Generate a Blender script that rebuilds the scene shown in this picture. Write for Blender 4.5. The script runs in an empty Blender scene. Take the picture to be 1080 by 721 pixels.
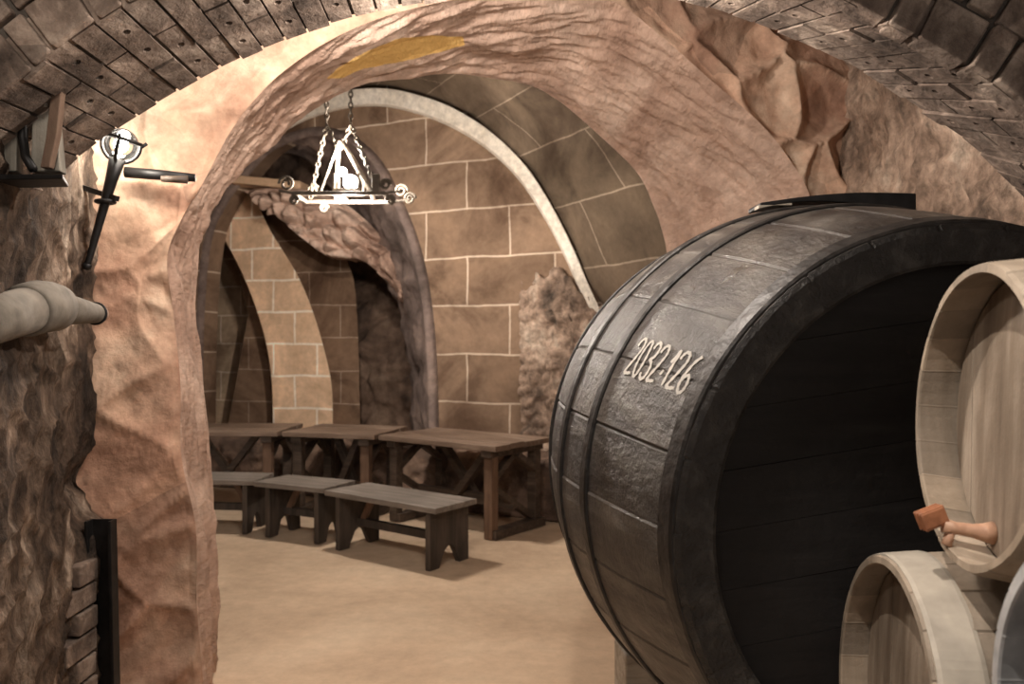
import bpy, bmesh, math, random
from mathutils import Vector, Matrix, noise
random.seed(7)
R = math.radians
PI = math.pi
sc = bpy.context.scene
col = sc.collection
F_PX, CX, CY, EYE = 850.0, 540.0, 360.0, 1.6


def C(u, v, Y):
    """point of the room seen at picture position u, v and lying Y metres away"""
    return Vector(((u - CX) / F_PX * Y, Y, EYE + (CY - v) / F_PX * Y))


# ------------------------------------------------------------------ materials
def newmat(name):
    m = bpy.data.materials.new(name)
    m.use_nodes = True
    nt = m.node_tree
    return m, nt, nt.nodes, nt.links, nt.nodes['Principled BSDF']


def c4(c):
    return (c[0], c[1], c[2], 1)


def ramp(N, stops):
    r = N.new('ShaderNodeValToRGB')
    els = r.color_ramp.elements
    els[0].position, els[0].color = stops[0][0], c4(stops[0][1])
    els[1].position, els[1].color = stops[-1][0], c4(stops[-1][1])
    for p, c in stops[1:-1]:
        e = els.new(p)
        e.color = c4(c)
    return r


def mixc(N, L, a, b, fac, mode='MIX'):
    m = N.new('ShaderNodeMix')
    m.data_type = 'RGBA'
    m.blend_type = mode
    for s, val in ((m.inputs[0], fac), (m.inputs[6], a), (m.inputs[7], b)):
        if hasattr(val, 'is_linked'):
            L.new(val, s)
        elif isinstance(val, (int, float)):
            s.default_value = val
        else:
            s.default_value = c4(val)
    return m.outputs[2]


def tex(N, L, kind, scale, vec, **kw):
    t = N.new(kind)
    t.inputs['Scale'].default_value = scale
    L.new(vec, t.inputs['Vector'])
    for k, v in kw.items():
        if k in t.inputs:
            t.inputs[k].default_value = v
        else:
            setattr(t, k, v)
    return t


def coords(N, L, kind='Object', scale=(1, 1, 1), rot=(0, 0, 0)):
    tc = N.new('ShaderNodeTexCoord')
    mp = N.new('ShaderNodeMapping')
    mp.inputs['Scale'].default_value = scale
    mp.inputs['Rotation'].default_value = rot
    L.new(tc.outputs[kind], mp.inputs['Vector'])
    return mp.outputs['Vector']


def rock(name, stops, scale=1.6, fine=14, rough=.92, bump=.5, stretch=(1, 1, 1), bscale=22, cells=None, patch=None, spec=.25, mott=.85, fr=(.62, 1.25)):
    """mottled stone: a colour ramp over broad noise, finer speckle, optional per-stone tint, bump"""
    m, nt, N, L, b = newmat(name)
    v = coords(N, L, 'Object', stretch)
    n1 = tex(N, L, 'ShaderNodeTexNoise', scale, v, Detail=6.0, Roughness=.62, Distortion=.6)
    r = ramp(N, stops)
    L.new(n1.outputs['Fac'], r.inputs[0])
    n2 = tex(N, L, 'ShaderNodeTexNoise', fine, v, Detail=8.0, Roughness=.7)
    r2 = ramp(N, [(.3, (fr[0], fr[0] * .97, fr[0] * .94)), (.7, (fr[1], fr[1] * .99, fr[1] * .975))])
    L.new(n2.outputs['Fac'], r2.inputs[0])
    out = mixc(N, L, r.outputs[0], r2.outputs[0], mott, 'MULTIPLY')
    if cells:
        vo = tex(N, L, 'ShaderNodeTexVoronoi', cells, v)
        hs = N.new('ShaderNodeSeparateColor')
        L.new(vo.outputs['Color'], hs.inputs[0])
        rr = ramp(N, [(0, (.7, .68, .66)), (1, (1.22, 1.17, 1.12))])
        L.new(hs.outputs[0], rr.inputs[0])
        out = mixc(N, L, out, rr.outputs[0], .8, 'MULTIPLY')
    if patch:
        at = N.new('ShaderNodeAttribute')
        at.attribute_name = 'plaster'  # mask for the warm light spot painted into the rock colour
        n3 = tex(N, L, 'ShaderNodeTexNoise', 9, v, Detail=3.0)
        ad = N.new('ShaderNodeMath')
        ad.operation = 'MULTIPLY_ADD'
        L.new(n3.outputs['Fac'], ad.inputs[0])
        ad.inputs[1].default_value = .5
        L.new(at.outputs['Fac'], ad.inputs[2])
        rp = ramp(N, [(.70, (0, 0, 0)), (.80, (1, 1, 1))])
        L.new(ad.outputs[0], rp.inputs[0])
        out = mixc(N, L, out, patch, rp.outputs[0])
    L.new(out, b.inputs['Base Color'])
    b.inputs['Roughness'].default_value = rough
    b.inputs['Specular IOR Level'].default_value = spec
    n4 = tex(N, L, 'ShaderNodeTexNoise', bscale, v, Detail=8.0, Roughness=.65)
    bp = N.new('ShaderNodeBump')
    bp.inputs['Strength'].default_value = bump
    bp.inputs['Distance'].default_value = .03
    L.new(n4.outputs['Fac'], bp.inputs['Height'])
    L.new(bp.outputs[0], b.inputs['Normal'])
    return m


def blocks(name, c1, c2, mortar, w, h, ms=.012, dark=(.42, .36, .33), seed=0.0, bump=.35):
    """sandstone ashlar laid in courses, UVs in metres"""
    m, nt, N, L, b = newmat(name)
    v = coords(N, L, 'UV')
    vo = coords(N, L, 'Object')
    nd = tex(N, L, 'ShaderNodeTexNoise', 2.3, vo, Detail=3.0)
    ds = N.new('ShaderNodeVectorMath')
    ds.operation = 'SCALE'
    L.new(nd.outputs['Color'], ds.inputs[0])
    ds.inputs['Scale'].default_value = .05
    ad = N.new('ShaderNodeVectorMath')
    L.new(v, ad.inputs[0])
    L.new(ds.outputs[0], ad.inputs[1])
    br = N.new('ShaderNodeTexBrick')
    L.new(ad.outputs[0], br.inputs['Vector'])
    br.inputs['Color1'].default_value = c4(c1)
    br.inputs['Color2'].default_value = c4(c2)
    br.inputs['Mortar'].default_value = c4(mortar)
    br.inputs['Scale'].default_value = 1
    br.inputs['Mortar Size'].default_value = ms
    br.inputs['Mortar Smooth'].default_value = .5
    br.inputs['Brick Width'].default_value = w
    br.inputs['Row Height'].default_value = h
    br.offset = .5
    n1 = tex(N, L, 'ShaderNodeTexNoise', 1.1, vo, Detail=6.0, Roughness=.6, Distortion=.8)
    r1 = ramp(N, [(.36, dark), (.5, (.95, .92, .90)), (.66, (1.35, 1.30, 1.26))])
    L.new(n1.outputs['Fac'], r1.inputs[0])
    n2 = tex(N, L, 'ShaderNodeTexNoise', 12, vo, Detail=7.0, Roughness=.7)
    r2 = ramp(N, [(.3, (.78, .76, .74)), (.7, (1.15, 1.15, 1.15))])
    L.new(n2.outputs['Fac'], r2.inputs[0])
    o = mixc(N, L, br.outputs['Color'], r1.outputs[0], .9, 'MULTIPLY')
    o = mixc(N, L, o, r2.outputs[0], .8, 'MULTIPLY')
    L.new(o, b.inputs['Base Color'])
    b.inputs['Roughness'].default_value = .93
    b.inputs['Specular IOR Level'].default_value = .2
    bp = N.new('ShaderNodeBump')
    bp.inputs['Strength'].default_value = bump
    bp.inputs['Distance'].default_value = .02
    L.new(n2.outputs['Fac'], bp.inputs['Height'])
    L.new(bp.outputs[0], b.inputs['Normal'])
    return m


def wood(name, stops, grain=(1, 12, 12), scale=3, rough=(.45, .75), bump=.25, spec=.4, attr=False):
    m, nt, N, L, b = newmat(name)
    v = coords(N, L, 'Object', grain)
    n1 = tex(N, L, 'ShaderNodeTexNoise', scale, v, Detail=7.0, Roughness=.6, Distortion=.4)
    r = ramp(N, stops)
    L.new(n1.outputs['Fac'], r.inputs[0])
    v2 = coords(N, L, 'Object')
    n2 = tex(N, L, 'ShaderNodeTexNoise', 3.2, v2, Detail=6.0, Roughness=.65)
    r2 = ramp(N, [(.3, (.65, .64, .62)), (.7, (1.25, 1.25, 1.25))])
    L.new(n2.outputs['Fac'], r2.inputs[0])
    o = mixc(N, L, r.outputs[0], r2.outputs[0], .8, 'MULTIPLY')
    if attr:
        at = N.new('ShaderNodeAttribute')
        at.attribute_name = 'stave'
        ra = ramp(N, [(0, (.72, .72, .72)), (1, (1.25, 1.22, 1.18))])
        L.new(at.outputs['Fac'], ra.inputs[0])
        o = mixc(N, L, o, ra.outputs[0], .9, 'MULTIPLY')
    L.new(o, b.inputs['Base Color'])
    rr = N.new('ShaderNodeMapRange')
    rr.inputs['From Min'].default_value = .3
    rr.inputs['From Max'].default_value = .7
    rr.inputs['To Min'].default_value = rough[0]
    rr.inputs['To Max'].default_value = rough[1]
    L.new(n2.outputs['Fac'], rr.inputs['Value'])
    L.new(rr.outputs[0], b.inputs['Roughness'])
    b.inputs['Specular IOR Level'].default_value = spec
    n3 = tex(N, L, 'ShaderNodeTexNoise', 26, v2, Detail=8.0, Roughness=.7)
    mx = N.new('ShaderNodeMath')
    mx.operation = 'ADD'
    L.new(n1.outputs['Fac'], mx.inputs[0])
    L.new(n3.outputs['Fac'], mx.inputs[1])
    bp = N.new('ShaderNodeBump')
    bp.inputs['Strength'].default_value = bump
    bp.inputs['Distance'].default_value = .01
    L.new(mx.outputs[0], bp.inputs['Height'])
    L.new(bp.outputs[0], b.inputs['Normal'])
    return m


def plain(name, c, rough=.6, metal=0.0, bump=.1, spec=.4, var=.35):
    m, nt, N, L, b = newmat(name)
    v = coords(N, L)
    n = tex(N, L, 'ShaderNodeTexNoise', 18, v, Detail=6.0)
    r = ramp(N, [(.3, tuple(x * (1 - var) for x in c)), (.7, tuple(x * (1 + var) for x in c))])
    L.new(n.outputs['Fac'], r.inputs[0])
    L.new(r.outputs[0], b.inputs['Base Color'])
    b.inputs['Roughness'].default_value = rough
    b.inputs['Metallic'].default_value = metal
    b.inputs['Specular IOR Level'].default_value = spec
    bp = N.new('ShaderNodeBump')
    bp.inputs['Strength'].default_value = bump
    bp.inputs['Distance'].default_value = .01
    L.new(n.outputs['Fac'], bp.inputs['Height'])
    L.new(bp.outputs[0], b.inputs['Normal'])
    return m


def glow(name, c, s):
    m, nt, N, L, b = newmat(name)
    b.inputs['Emission Color'].default_value = c4(c)
    b.inputs['Emission Strength'].default_value = s
    return m


def clear_glass(name):
    m, nt, N, L, b = newmat(name)
    t = N.new('ShaderNodeBsdfTransparent')
    t.inputs[0].default_value = (.93, .93, .9, 1)
    g = N.new('ShaderNodeBsdfGlossy')
    g.inputs['Roughness'].default_value = .05
    lw = N.new('ShaderNodeLayerWeight')
    lw.inputs[0].default_value = .35
    ms = N.new('ShaderNodeMixShader')
    L.new(lw.outputs['Fresnel'], ms.inputs[0])
    L.new(t.outputs[0], ms.inputs[1])
    L.new(g.outputs[0], ms.inputs[2])
    L.new(ms.outputs[0], N['Material Output'].inputs['Surface'])
    return m


M = {}
M['left'] = rock('left_rubble', [(.34, (.028, .021, .017)), (.46, (.085, .060, .045)), (.56, (.17, .125, .095)), (.68, (.48, .40, .33))], 4.0, 19, bump=1.0, bscale=30, stretch=(1, 1, .55), cells=6.5, mott=1.0, fr=(.35, 1.7))
M['right'] = rock('right_rubble', [(.30, (.07, .055, .045)), (.45, (.25, .175, .13)), (.56, (.40, .29, .22)), (.72, (.55, .45, .36))], 2.9, 16, bump=1.0, stretch=(1, 1, .75), mott=1.0, fr=(.42, 1.6))
M['pass'] = rock('passage_rock', [(.26, (.22, .135, .10)), (.42, (.42, .285, .22)), (.56, (.55, .40, .32)), (.74, (.68, .54, .45))], 1.7, 9, bump=.8, stretch=(1, .5, 1), mott=1.0, fr=(.78, 1.4), patch=(.95, .62, .22))  # patch: ochre tint standing in for warm light on the soffit
M['face'] = rock('pillar_rock', [(.28, (.23, .125, .085)), (.42, (.44, .27, .195)), (.54, (.56, .385, .285)), (.70, (.70, .57, .45))], 1.7, 10, bump=.45, bscale=13, cells=2.6)
M['brick'] = rock('old_brick', [(.34, (.07, .054, .046)), (.5, (.20, .155, .13)), (.66, (.44, .365, .31))], 4.5, 24, bump=.6, cells=9)
M['mortar'] = rock('brick_mortar', [(.3, (.05, .042, .036)), (.7, (.12, .10, .085))], 6, 30)
M['soot'] = rock('sooty_stone', [(.3, (.05, .04, .036)), (.7, (.17, .14, .12))], 2, 16)
M['b1'] = blocks('ashlar_wall', (.29, .20, .138), (.215, .145, .098), (.62, .51, .40), .98, .50, .012)
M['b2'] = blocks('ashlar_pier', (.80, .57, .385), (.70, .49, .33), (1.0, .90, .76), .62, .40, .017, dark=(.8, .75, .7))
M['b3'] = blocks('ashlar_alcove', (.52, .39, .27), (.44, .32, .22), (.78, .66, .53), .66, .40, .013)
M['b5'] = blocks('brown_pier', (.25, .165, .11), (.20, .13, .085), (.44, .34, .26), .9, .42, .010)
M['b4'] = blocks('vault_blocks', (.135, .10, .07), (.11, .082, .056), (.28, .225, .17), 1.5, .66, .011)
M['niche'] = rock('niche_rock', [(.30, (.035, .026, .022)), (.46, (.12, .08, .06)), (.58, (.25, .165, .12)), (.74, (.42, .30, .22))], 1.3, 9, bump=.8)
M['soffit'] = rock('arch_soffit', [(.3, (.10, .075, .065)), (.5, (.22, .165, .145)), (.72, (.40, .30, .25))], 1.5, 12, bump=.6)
M['plaster'] = rock('white_plaster', [(.3, (.66, .58, .48)), (.7, (.85, .79, .70))], 3, 16, bump=.3)
M['floor'] = rock('sandy_floor', [(.28, (.46, .33, .225)), (.5, (.60, .445, .31)), (.72, (.69, .54, .39))], .9, 10, bump=.25, bscale=14, mott=.35)
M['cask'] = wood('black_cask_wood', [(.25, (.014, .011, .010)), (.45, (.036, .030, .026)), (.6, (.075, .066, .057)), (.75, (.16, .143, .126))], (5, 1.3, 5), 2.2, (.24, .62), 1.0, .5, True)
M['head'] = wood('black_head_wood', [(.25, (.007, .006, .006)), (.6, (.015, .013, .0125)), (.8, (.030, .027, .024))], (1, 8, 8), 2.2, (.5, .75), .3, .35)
M['chime'] = wood('black_chime_wood', [(.25, (.010, .009, .008)), (.5, (.024, .021, .019)), (.75, (.075, .068, .060))], (5, 5, 5), 3, (.26, .6), .9, .5)
M['hoop'] = plain('black_iron_hoop', (.022, .019, .017), .5, .1, .9, .5, .6)
M['paint'] = plain('white_paint', (.44, .415, .375), .7, 0, .1, .3, .14)
M['oak'] = wood('grey_oak', [(.25, (.17, .135, .10)), (.5, (.27, .22, .17)), (.75, (.37, .31, .25))], (5, 5, 1), 2.2, (.6, .85), .3, .3, True)
M['oakhead'] = wood('oak_head', [(.25, (.10, .072, .052)), (.5, (.20, .155, .115)), (.75, (.33, .275, .22))], (9, 9, 1), 2.0, (.6, .85), .3, .3)
M['steel'] = plain('pale_steel_hoop', (.36, .32, .265), .6, .1, .12, .4, .2)
M['greysteel'] = plain('grey_steel_hoop', (.40, .40, .40), .6, .2, .25, .4, .3)
M['tap'] = wood('red_wood', [(.3, (.20, .075, .035)), (.7, (.36, .15, .075))], (3, 12, 12), 4, (.35, .5), .1, .5)
M['tapstem'] = wood('pale_brown_wood', [(.3, (.36, .20, .13)), (.7, (.50, .31, .21))], (3, 12, 12), 4, (.4, .55), .1, .5)
M['table'] = wood('dark_table_wood', [(.3, (.045, .030, .022)), (.55, (.095, .066, .048)), (.75, (.16, .12, .09))], (1.2, 12, 12), 2.5, (.4, .65), .3, .45)
M['tabletop'] = wood('brown_table_top', [(.3, (.13, .085, .06)), (.55, (.21, .145, .105)), (.75, (.30, .22, .165))], (1.0, 10, 10), 2.4, (.35, .6), .3, .45)
M['post'] = wood('brown_post', [(.3, (.12, .068, .042)), (.7, (.24, .145, .095))], (10, 10, 1), 2.5, (.5, .7), .3, .4)
M['bench'] = wood('grey_bench_seat', [(.3, (.16, .135, .115)), (.55, (.25, .215, .185)), (.75, (.34, .30, .265))], (1, 10, 10), 2.4, (.45, .65), .3, .4)
M['benchleg'] = wood('dark_bench_leg', [(.3, (.035, .027, .022)), (.7, (.095, .072, .056))], (9, 9, 1), 2.5, (.5, .7), .3, .4)
M['iron'] = plain('black_iron', (.020, .019, .019), .5, .6, .2)
M['paleiron'] = plain('pale_iron', (.13, .105, .08), .6, .1, .2, .5, .25)
M['pipe'] = plain('pale_plastered_pipe', (.17, .15, .125), .85, 0, .45, .25, .3)
M['pipeend'] = plain('brown_pipe_end', (.26, .17, .12), .8)
M['oldwood'] = wood('old_grey_wood', [(.3, (.16, .145, .12)), (.7, (.38, .35, .30))], (9, 9, 1), 3, (.7, .9), .4, .25)
M['brownwood'] = wood('old_brown_wood', [(.3, (.10, .06, .045)), (.7, (.21, .14, .10))], (9, 9, 1), 3, (.7, .9), .4, .25)
M['cradle'] = wood('pale_cradle_wood', [(.3, (.28, .24, .19)), (.7, (.52, .47, .40))], (1, 9, 9), 3, (.7, .9), .5, .25)
M['glass'] = clear_glass('globe_glass')
M['bulb'] = glow('lit_bulb', (1, .93, .82), 60)
M['lantern'] = glow('lit_lantern', (1, .95, .86), 45)


# ------------------------------------------------------------------ mesh helpers
class MB:
    def __init__(s):
        s.v, s.f, s.uv = [], [], {}

    def quad_uv(s, idx, uvs):
        s.uv[len(s.f)] = uvs
        s.f.append(tuple(idx))

    def box(s, size, loc=(0, 0, 0), rot=None, taper=1.0):
        a, b, c = (x / 2 for x in size)
        base = len(s.v)
        for sx, sy, sz in ((-1, -1, -1), (1, -1, -1), (1, 1, -1), (-1, 1, -1), (-1, -1, 1), (1, -1, 1), (1, 1, 1), (-1, 1, 1)):
            k = taper if sz > 0 else 1
            p = Vector((sx * a * k, sy * b * k, sz * c))
            if rot is not None:
                p = rot @ p
            s.v.append(p + Vector(loc))
        for q in ((0, 3, 2, 1), (4, 5, 6, 7), (0, 1, 5, 4), (1, 2, 6, 5), (2, 3, 7, 6), (3, 0, 4, 7)):
            s.f.append(tuple(base + i for i in q))
        return s

    def bar(s, p, q, w, h, up=(0, 0, 1)):
        """square timber from p to q"""
        p, q = Vector(p), Vector(q)
        z = (q - p)
        ln = z.length
        z.normalize()
        x = z.cross(Vector(up))
        if x.length < 1e-4:
            x = Vector((1, 0, 0))
        x.normalize()
        y = z.cross(x)
        return s.box((w, h, ln), (p + q) / 2, Matrix((x, y, z)).transposed())

    def tube(s, pts, r, n=12, closed=False):
        pts = [Vector(p) for p in pts]
        rs = r if isinstance(r, (list, tuple)) else [r] * len(pts)
        base = len(s.v)
        m = len(pts)
        prev = None
        for i, p in enumerate(pts):
            if closed:
                t = pts[(i + 1) % m] - pts[i - 1]
            else:
                t = pts[min(i + 1, m - 1)] - pts[max(i - 1, 0)]
            t.normalize()
            if prev is None:
                a = t.cross(Vector((0, 0, 1)))
                if a.length < .1:
                    a = t.cross(Vector((0, 1, 0)))
            else:
                a = prev - t * prev.dot(t)
            a.normalize()
            prev = a
            b = t.cross(a)
            for k in range(n):
                th = 2 * PI * k / n
                s.v.append(p + (a * math.cos(th) + b * math.sin(th)) * rs[i])
        for i in range(m if closed else m - 1):
            j = (i + 1) % m
            for k in range(n):
                l = (k + 1) % n
                s.f.append((base + i * n + k, base + i * n + l, base + j * n + l, base + j * n + k))
        if not closed:
            s.f.append(tuple(base + k for k in range(n))[::-1])
            s.f.append(tuple(base + (m - 1) * n + k for k in range(n)))
        return s

    def lathe(s, prof, n=48, mat=None, closed=False):
        """prof: (r, h) along local z; mat places it"""
        base = len(s.v)
        for r, h in prof:
            for k in range(n):
                th = 2 * PI * k / n
                p = Vector((r * math.cos(th), r * math.sin(th), h))
                s.v.append(mat @ p if mat is not None else p)
        m = len(prof)
        for i in range(m if closed else m - 1):
            j = (i + 1) % m
            for k in range(n):
                l = (k + 1) % n
                s.f.append((base + i * n + k, base + i * n + l, base + j * n + l, base + j * n + k))
        if not closed:
            if prof[0][0] > 1e-5:
                s.f.append(tuple(base + k for k in range(n))[::-1])
            if prof[-1][0] > 1e-5:
                s.f.append(tuple(base + (m - 1) * n + k for k in range(n)))
        return s

    def prism(s, poly, vec, front=None):
        """polygon of 3D points pushed along vec"""
        base = len(s.v)
        n = len(poly)
        vec = Vector(vec)
        for p in poly:
            s.v.append(Vector(p))
        for p in poly:
            s.v.append(Vector(p) + vec)
        s.f.append(tuple(base + i for i in range(n)))
        s.f.append(tuple(base + n + i for i in range(n))[::-1])
        for i in range(n):
            j = (i + 1) % n
            s.f.append((base + i, base + n + i, base + n + j, base + j))
        return s

    def build(s, name, mat, parent=None, smooth=False, bevel=0.0, tri=False, loc=None):
        me = bpy.data.meshes.new(name)
        off = Vector(loc) if loc is not None else Vector((0, 0, 0))
        me.from_pydata([tuple(Vector(p) - off) for p in s.v], [], s.f)
        me.update()
        if s.uv:
            ul = me.uv_layers.new(name='UVMap')
            for pi, uvs in s.uv.items():
                for li, uv in zip(me.polygons[pi].loop_indices, uvs):
                    ul.data[li].uv = uv
        bm = bmesh.new()
        bm.from_mesh(me)
        bmesh.ops.remove_doubles(bm, verts=bm.verts, dist=1e-6)
        if not s.uv:
            bmesh.ops.recalc_face_normals(bm, faces=bm.faces)
        if bevel:
            es = [e for e in bm.edges if len(e.link_faces) == 2 and e.calc_face_angle(0) > .5]
            bmesh.ops.bevel(bm, geom=es, offset=bevel, segments=2, affect='EDGES', profile=.5, clamp_overlap=True)
        bm.to_mesh(me)
        bm.free()
        for p in me.polygons:
            p.use_smooth = smooth
        me.materials.append(mat)
        o = bpy.data.objects.new(name, me)
        col.objects.link(o)
        if loc is not None:
            o.location = off
        if parent is not None:
            o.parent = parent
        return o


def thing(name, label, cat, loc=(0, 0, 0), mat=None, group=None):
    o = bpy.data.objects.new(name, None)
    col.objects.link(o)
    o.empty_display_size = .1
    if mat is not None:
        o.matrix_world = mat
    else:
        o.location = loc
    return tag(o, label, cat, group)


def tag(o, label, cat, group=None):
    o['label'] = label
    o['category'] = cat
    if group:
        o['group'] = group
    return o


def struct(o, label=None):
    o['kind'] = 'structure'
    if label:
        o['label'] = label
        o['category'] = o.name.split('_')[0]
    return o


def cr(P, t):
    """Catmull-Rom through a list of points or vectors at parameter t in 0..1"""
    n = len(P) - 1
    x = min(max(t, 0), 1) * n
    i = min(int(x), n - 1)
    f = x - i
    p0, p1, p2, p3 = P[max(i - 1, 0)], P[i], P[i + 1], P[min(i + 2, n)]
    return .5 * ((2 * p1) + (p2 - p0) * f + (2 * p0 - 5 * p1 + 4 * p2 - p3) * f * f + (3 * p1 - p0 - 3 * p2 + p3) * f ** 3)


def stones(p, size, joint, seed=0.0):
    q = Vector((p.x / size[0] + seed, p.y / size[1], p.z / size[2]))
    q += noise.noise_vector(q * .9) * .25
    d = noise.voronoi(q)[0]
    e = min(1.0, (d[1] - d[0]) * 2.3)
    return joint * (e * (2 - e) - .75)


def fbm(p, sc_, amp, oct_=5, seed=0.0):
    return amp * noise.fractal(Vector((p.x * sc_[0] + seed, p.y * sc_[1], p.z * sc_[2])), .7, 2.1, oct_)


def surf(name, P, ni, nj, disp, mat, flip=False, uvs=None, attr=None, smooth=True, thick=0.0):
    """grid surface P(s, t), pushed along its normal by disp(point, s, t)"""
    pts = [[P(i / (ni - 1), j / (nj - 1)) for j in range(nj)] for i in range(ni)]
    out, nrm = [], []
    for i in range(ni):
        for j in range(nj):
            a = pts[min(i + 1, ni - 1)][j] - pts[max(i - 1, 0)][j]
            b = pts[i][min(j + 1, nj - 1)] - pts[i][max(j - 1, 0)]
            n = a.cross(b)
            n = n.normalized() if n.length > 1e-9 else Vector((0, 0, 1))
            if flip:
                n = -n
            nrm.append(n)
            p = pts[i][j]
            out.append(p + n * disp(p, i / (ni - 1), j / (nj - 1)) if disp else p)
    fs = []
    for i in range(ni - 1):
        for j in range(nj - 1):
            q = (i * nj + j, (i + 1) * nj + j, (i + 1) * nj + j + 1, i * nj + j + 1)
            fs.append(q if not flip else q[::-1])
    if thick:
        nb = len(out)
        out += [p - n * thick for p, n in zip(list(out), nrm)]
        fs += [tuple(k + nb for k in f[::-1]) for f in fs]
        rim = [i * nj for i in range(ni)] + [(ni - 1) * nj + j for j in range(1, nj)] + [i * nj + nj - 1 for i in range(ni - 2, -1, -1)] + [j for j in range(nj - 2, 0, -1)]
        for k in range(len(rim)):
            a, b = rim[k], rim[(k + 1) % len(rim)]
            q = (a, a + nb, b + nb, b)
            fs.append(q[::-1] if flip else q)
    me = bpy.data.meshes.new(name)
    me.from_pydata([tuple(p) for p in out], [], fs)
    me.update()
    if uvs:
        ul = me.uv_layers.new(name='UVMap')
        for lp in me.loops:
            k = lp.vertex_index % (ni * nj)
            ul.data[lp.index].uv = uvs((k // nj) / (ni - 1), (k % nj) / (nj - 1), out[k])
    if attr:
        a = me.attributes.new(attr[0], 'FLOAT', 'POINT')
        a.data.foreach_set('value', [attr[1](p) for p in out])
    for p in me.polygons:
        p.use_smooth = smooth
    me.materials.append(mat)
    o = bpy.data.objects.new(name, me)
    col.objects.link(o)
    return o


# ================================================================== THE SETTING
# ---- floor
def floor_P(s, t):
    return Vector((-7 + 11 * s, -.6 + 14.5 * t, 0))


struct(surf('floor', floor_P, 120, 160, lambda p, s, t: fbm(p, (1.4, 1.4, 1), .008, 4) - .004, M['floor'], thick=.1))


# ---- rough passage through the thick middle wall
def Yf(u):
    return 3.8 / (1 - .28 * (u - CX) / F_PX)


def Yr(u):
    return 4.57 / (1 - .44 * (u - CX) / F_PX)


Fp = [(216, 775), (210, 721), (204, 640), (203, 560), (195, 480), (189, 400), (184, 330), (184, 270), (195, 230), (212, 195), (240, 135), (270, 97), (300, 72), (345, 43), (400, 18), (470, -2), (540, -10), (600, -8), (650, 3), (700, 36), (750, 80), (800, 128), (835, 168), (855, 210), (865, 260), (870, 330), (872, 450), (872, 600), (872, 690)]
Rp = [(234, 716), (231, 690), (228, 640), (224, 560), (218, 480), (212, 400), (208, 330), (208, 280), (216, 245), (228, 220), (250, 188), (285, 155), (315, 128), (350, 102), (385, 90), (430, 82), (475, 79), (520, 84), (560, 97), (600, 118), (640, 147), (670, 180), (690, 215), (703, 260), (706, 300), (706, 360), (706, 450), (706, 560), (706, 640)]
Op = [(60, 775), (60, 721), (60, 640), (60, 560), (60, 480), (60, 400), (60, 330), (60, 270), (60, 215), (60, 150), (60, 60), (80, -30), (110, -90), (200, -140), (300, -160), (420, -170), (540, -170), (650, -170), (760, -150), (830, -110), (880, -50), (897, 20), (898, 100), (898, 170), (898, 230), (898, 330), (898, 450), (898, 600), (898, 690)]
def jag(p, a):
    return p + noise.noise_vector(p * 2.6) * a


F3 = [jag(C(u, v, Yf(u)), .035) for u, v in Fp]
R3 = [jag(C(u, v, Yr(u)), .05) for u, v in Rp]
O3 = [C(u, v, Yf(u)) for u, v in Op]


def pass_P(s, t):
    a, b = cr(F3, s), cr(R3, s)
    p = a.lerp(b, t)
    return p


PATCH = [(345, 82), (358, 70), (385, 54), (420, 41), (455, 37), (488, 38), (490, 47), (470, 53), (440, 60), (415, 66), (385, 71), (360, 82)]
PATCH3 = None


def in_poly(u, v, P):
    ins, dm = False, 1e9
    for i in range(len(P)):
        (x1, y1), (x2, y2) = P[i], P[i - 1]
        if (y1 > v) != (y2 > v) and u < (x2 - x1) * (v - y1) / (y2 - y1) + x1:
            ins = not ins
        dx, dy = x2 - x1, y2 - y1
        k = min(1, max(0, ((u - x1) * dx + (v - y1) * dy) / (dx * dx + dy * dy)))
        dm = min(dm, math.hypot(u - x1 - k * dx, v - y1 - k * dy))
    return dm if ins else -dm


def plaster_at(p):  # how far a point lies inside the painted pool of warm light
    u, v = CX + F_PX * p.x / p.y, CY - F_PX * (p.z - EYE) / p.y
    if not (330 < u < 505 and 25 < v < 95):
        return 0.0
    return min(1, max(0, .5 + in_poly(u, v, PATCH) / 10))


def pass_d(p, s, t):
    # s runs round the arch, t through the wall: long tooling marks and shallow hollows
    arc = s * 9.0
    q = Vector((arc + t * 1.6, t * 1.5 - arc * .12, .3))
    d = fbm(q, (1.3, 1.8, 1), .040, 3) + fbm(q, (6, 3.4, 1), .013, 4, 4.0) + fbm(q, (17, 9, 1), .007, 3)
    # scaly chisel marks
    w = noise.noise_vector(q * 1.5) * .12
    r = noise.voronoi(Vector((q.x / .20 + w.x * 4, q.y / .11 + w.y * 4, .2)))[0]
    d += .007 * min(1, (r[1] - r[0]) * 1.3)
    d *= 1 - .85 * plaster_at(p)  # flatter inside the painted pool of warm light
    k = min(1, t * 9) * min(1, (1 - t) * 14 + .25)
    return d * k


o = surf('wall_passage', pass_P, 420, 100, pass_d, M['pass'], flip=False, attr=('plaster', plaster_at))  # 'plaster' attribute: mask of the painted warm light spot
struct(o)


def face_P(s, t):
    return cr(F3, s).lerp(cr(O3, s), t ** 1.25)


def face_d(p, s, t):
    right = min(1, max(0, (p.x - .9) / .5))
    d = stones(p, (.36, .36, .33), .034 + .05 * right, 3.1) + fbm(p, (1.8, 1.8, 1.8), .028, 4) + fbm(p, (11, 11, 11), .006, 3)
    k = min(1, t * 10)
    return d * k + .01 * k


o = surf('wall_middle', face_P, 520, 120, face_d, M['face'], flip=True)
struct(o)


# ---- left rubble wall, ends just before the pillar
def left_P(s, t):
    # s along the wall from behind the camera to its end, t upwards
    if s < .9:
        k = s / .9
        y = -.5 + 3.78 * k
        x = -1.405 - .272 * (y - 2.1)
    else:
        k = (s - .9) / .1
        y = 3.28 + .05 * math.sin(k * PI / 2)
        x = -1.726 - .6 * k
    return Vector((x, y, 3.5 * t))


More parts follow.
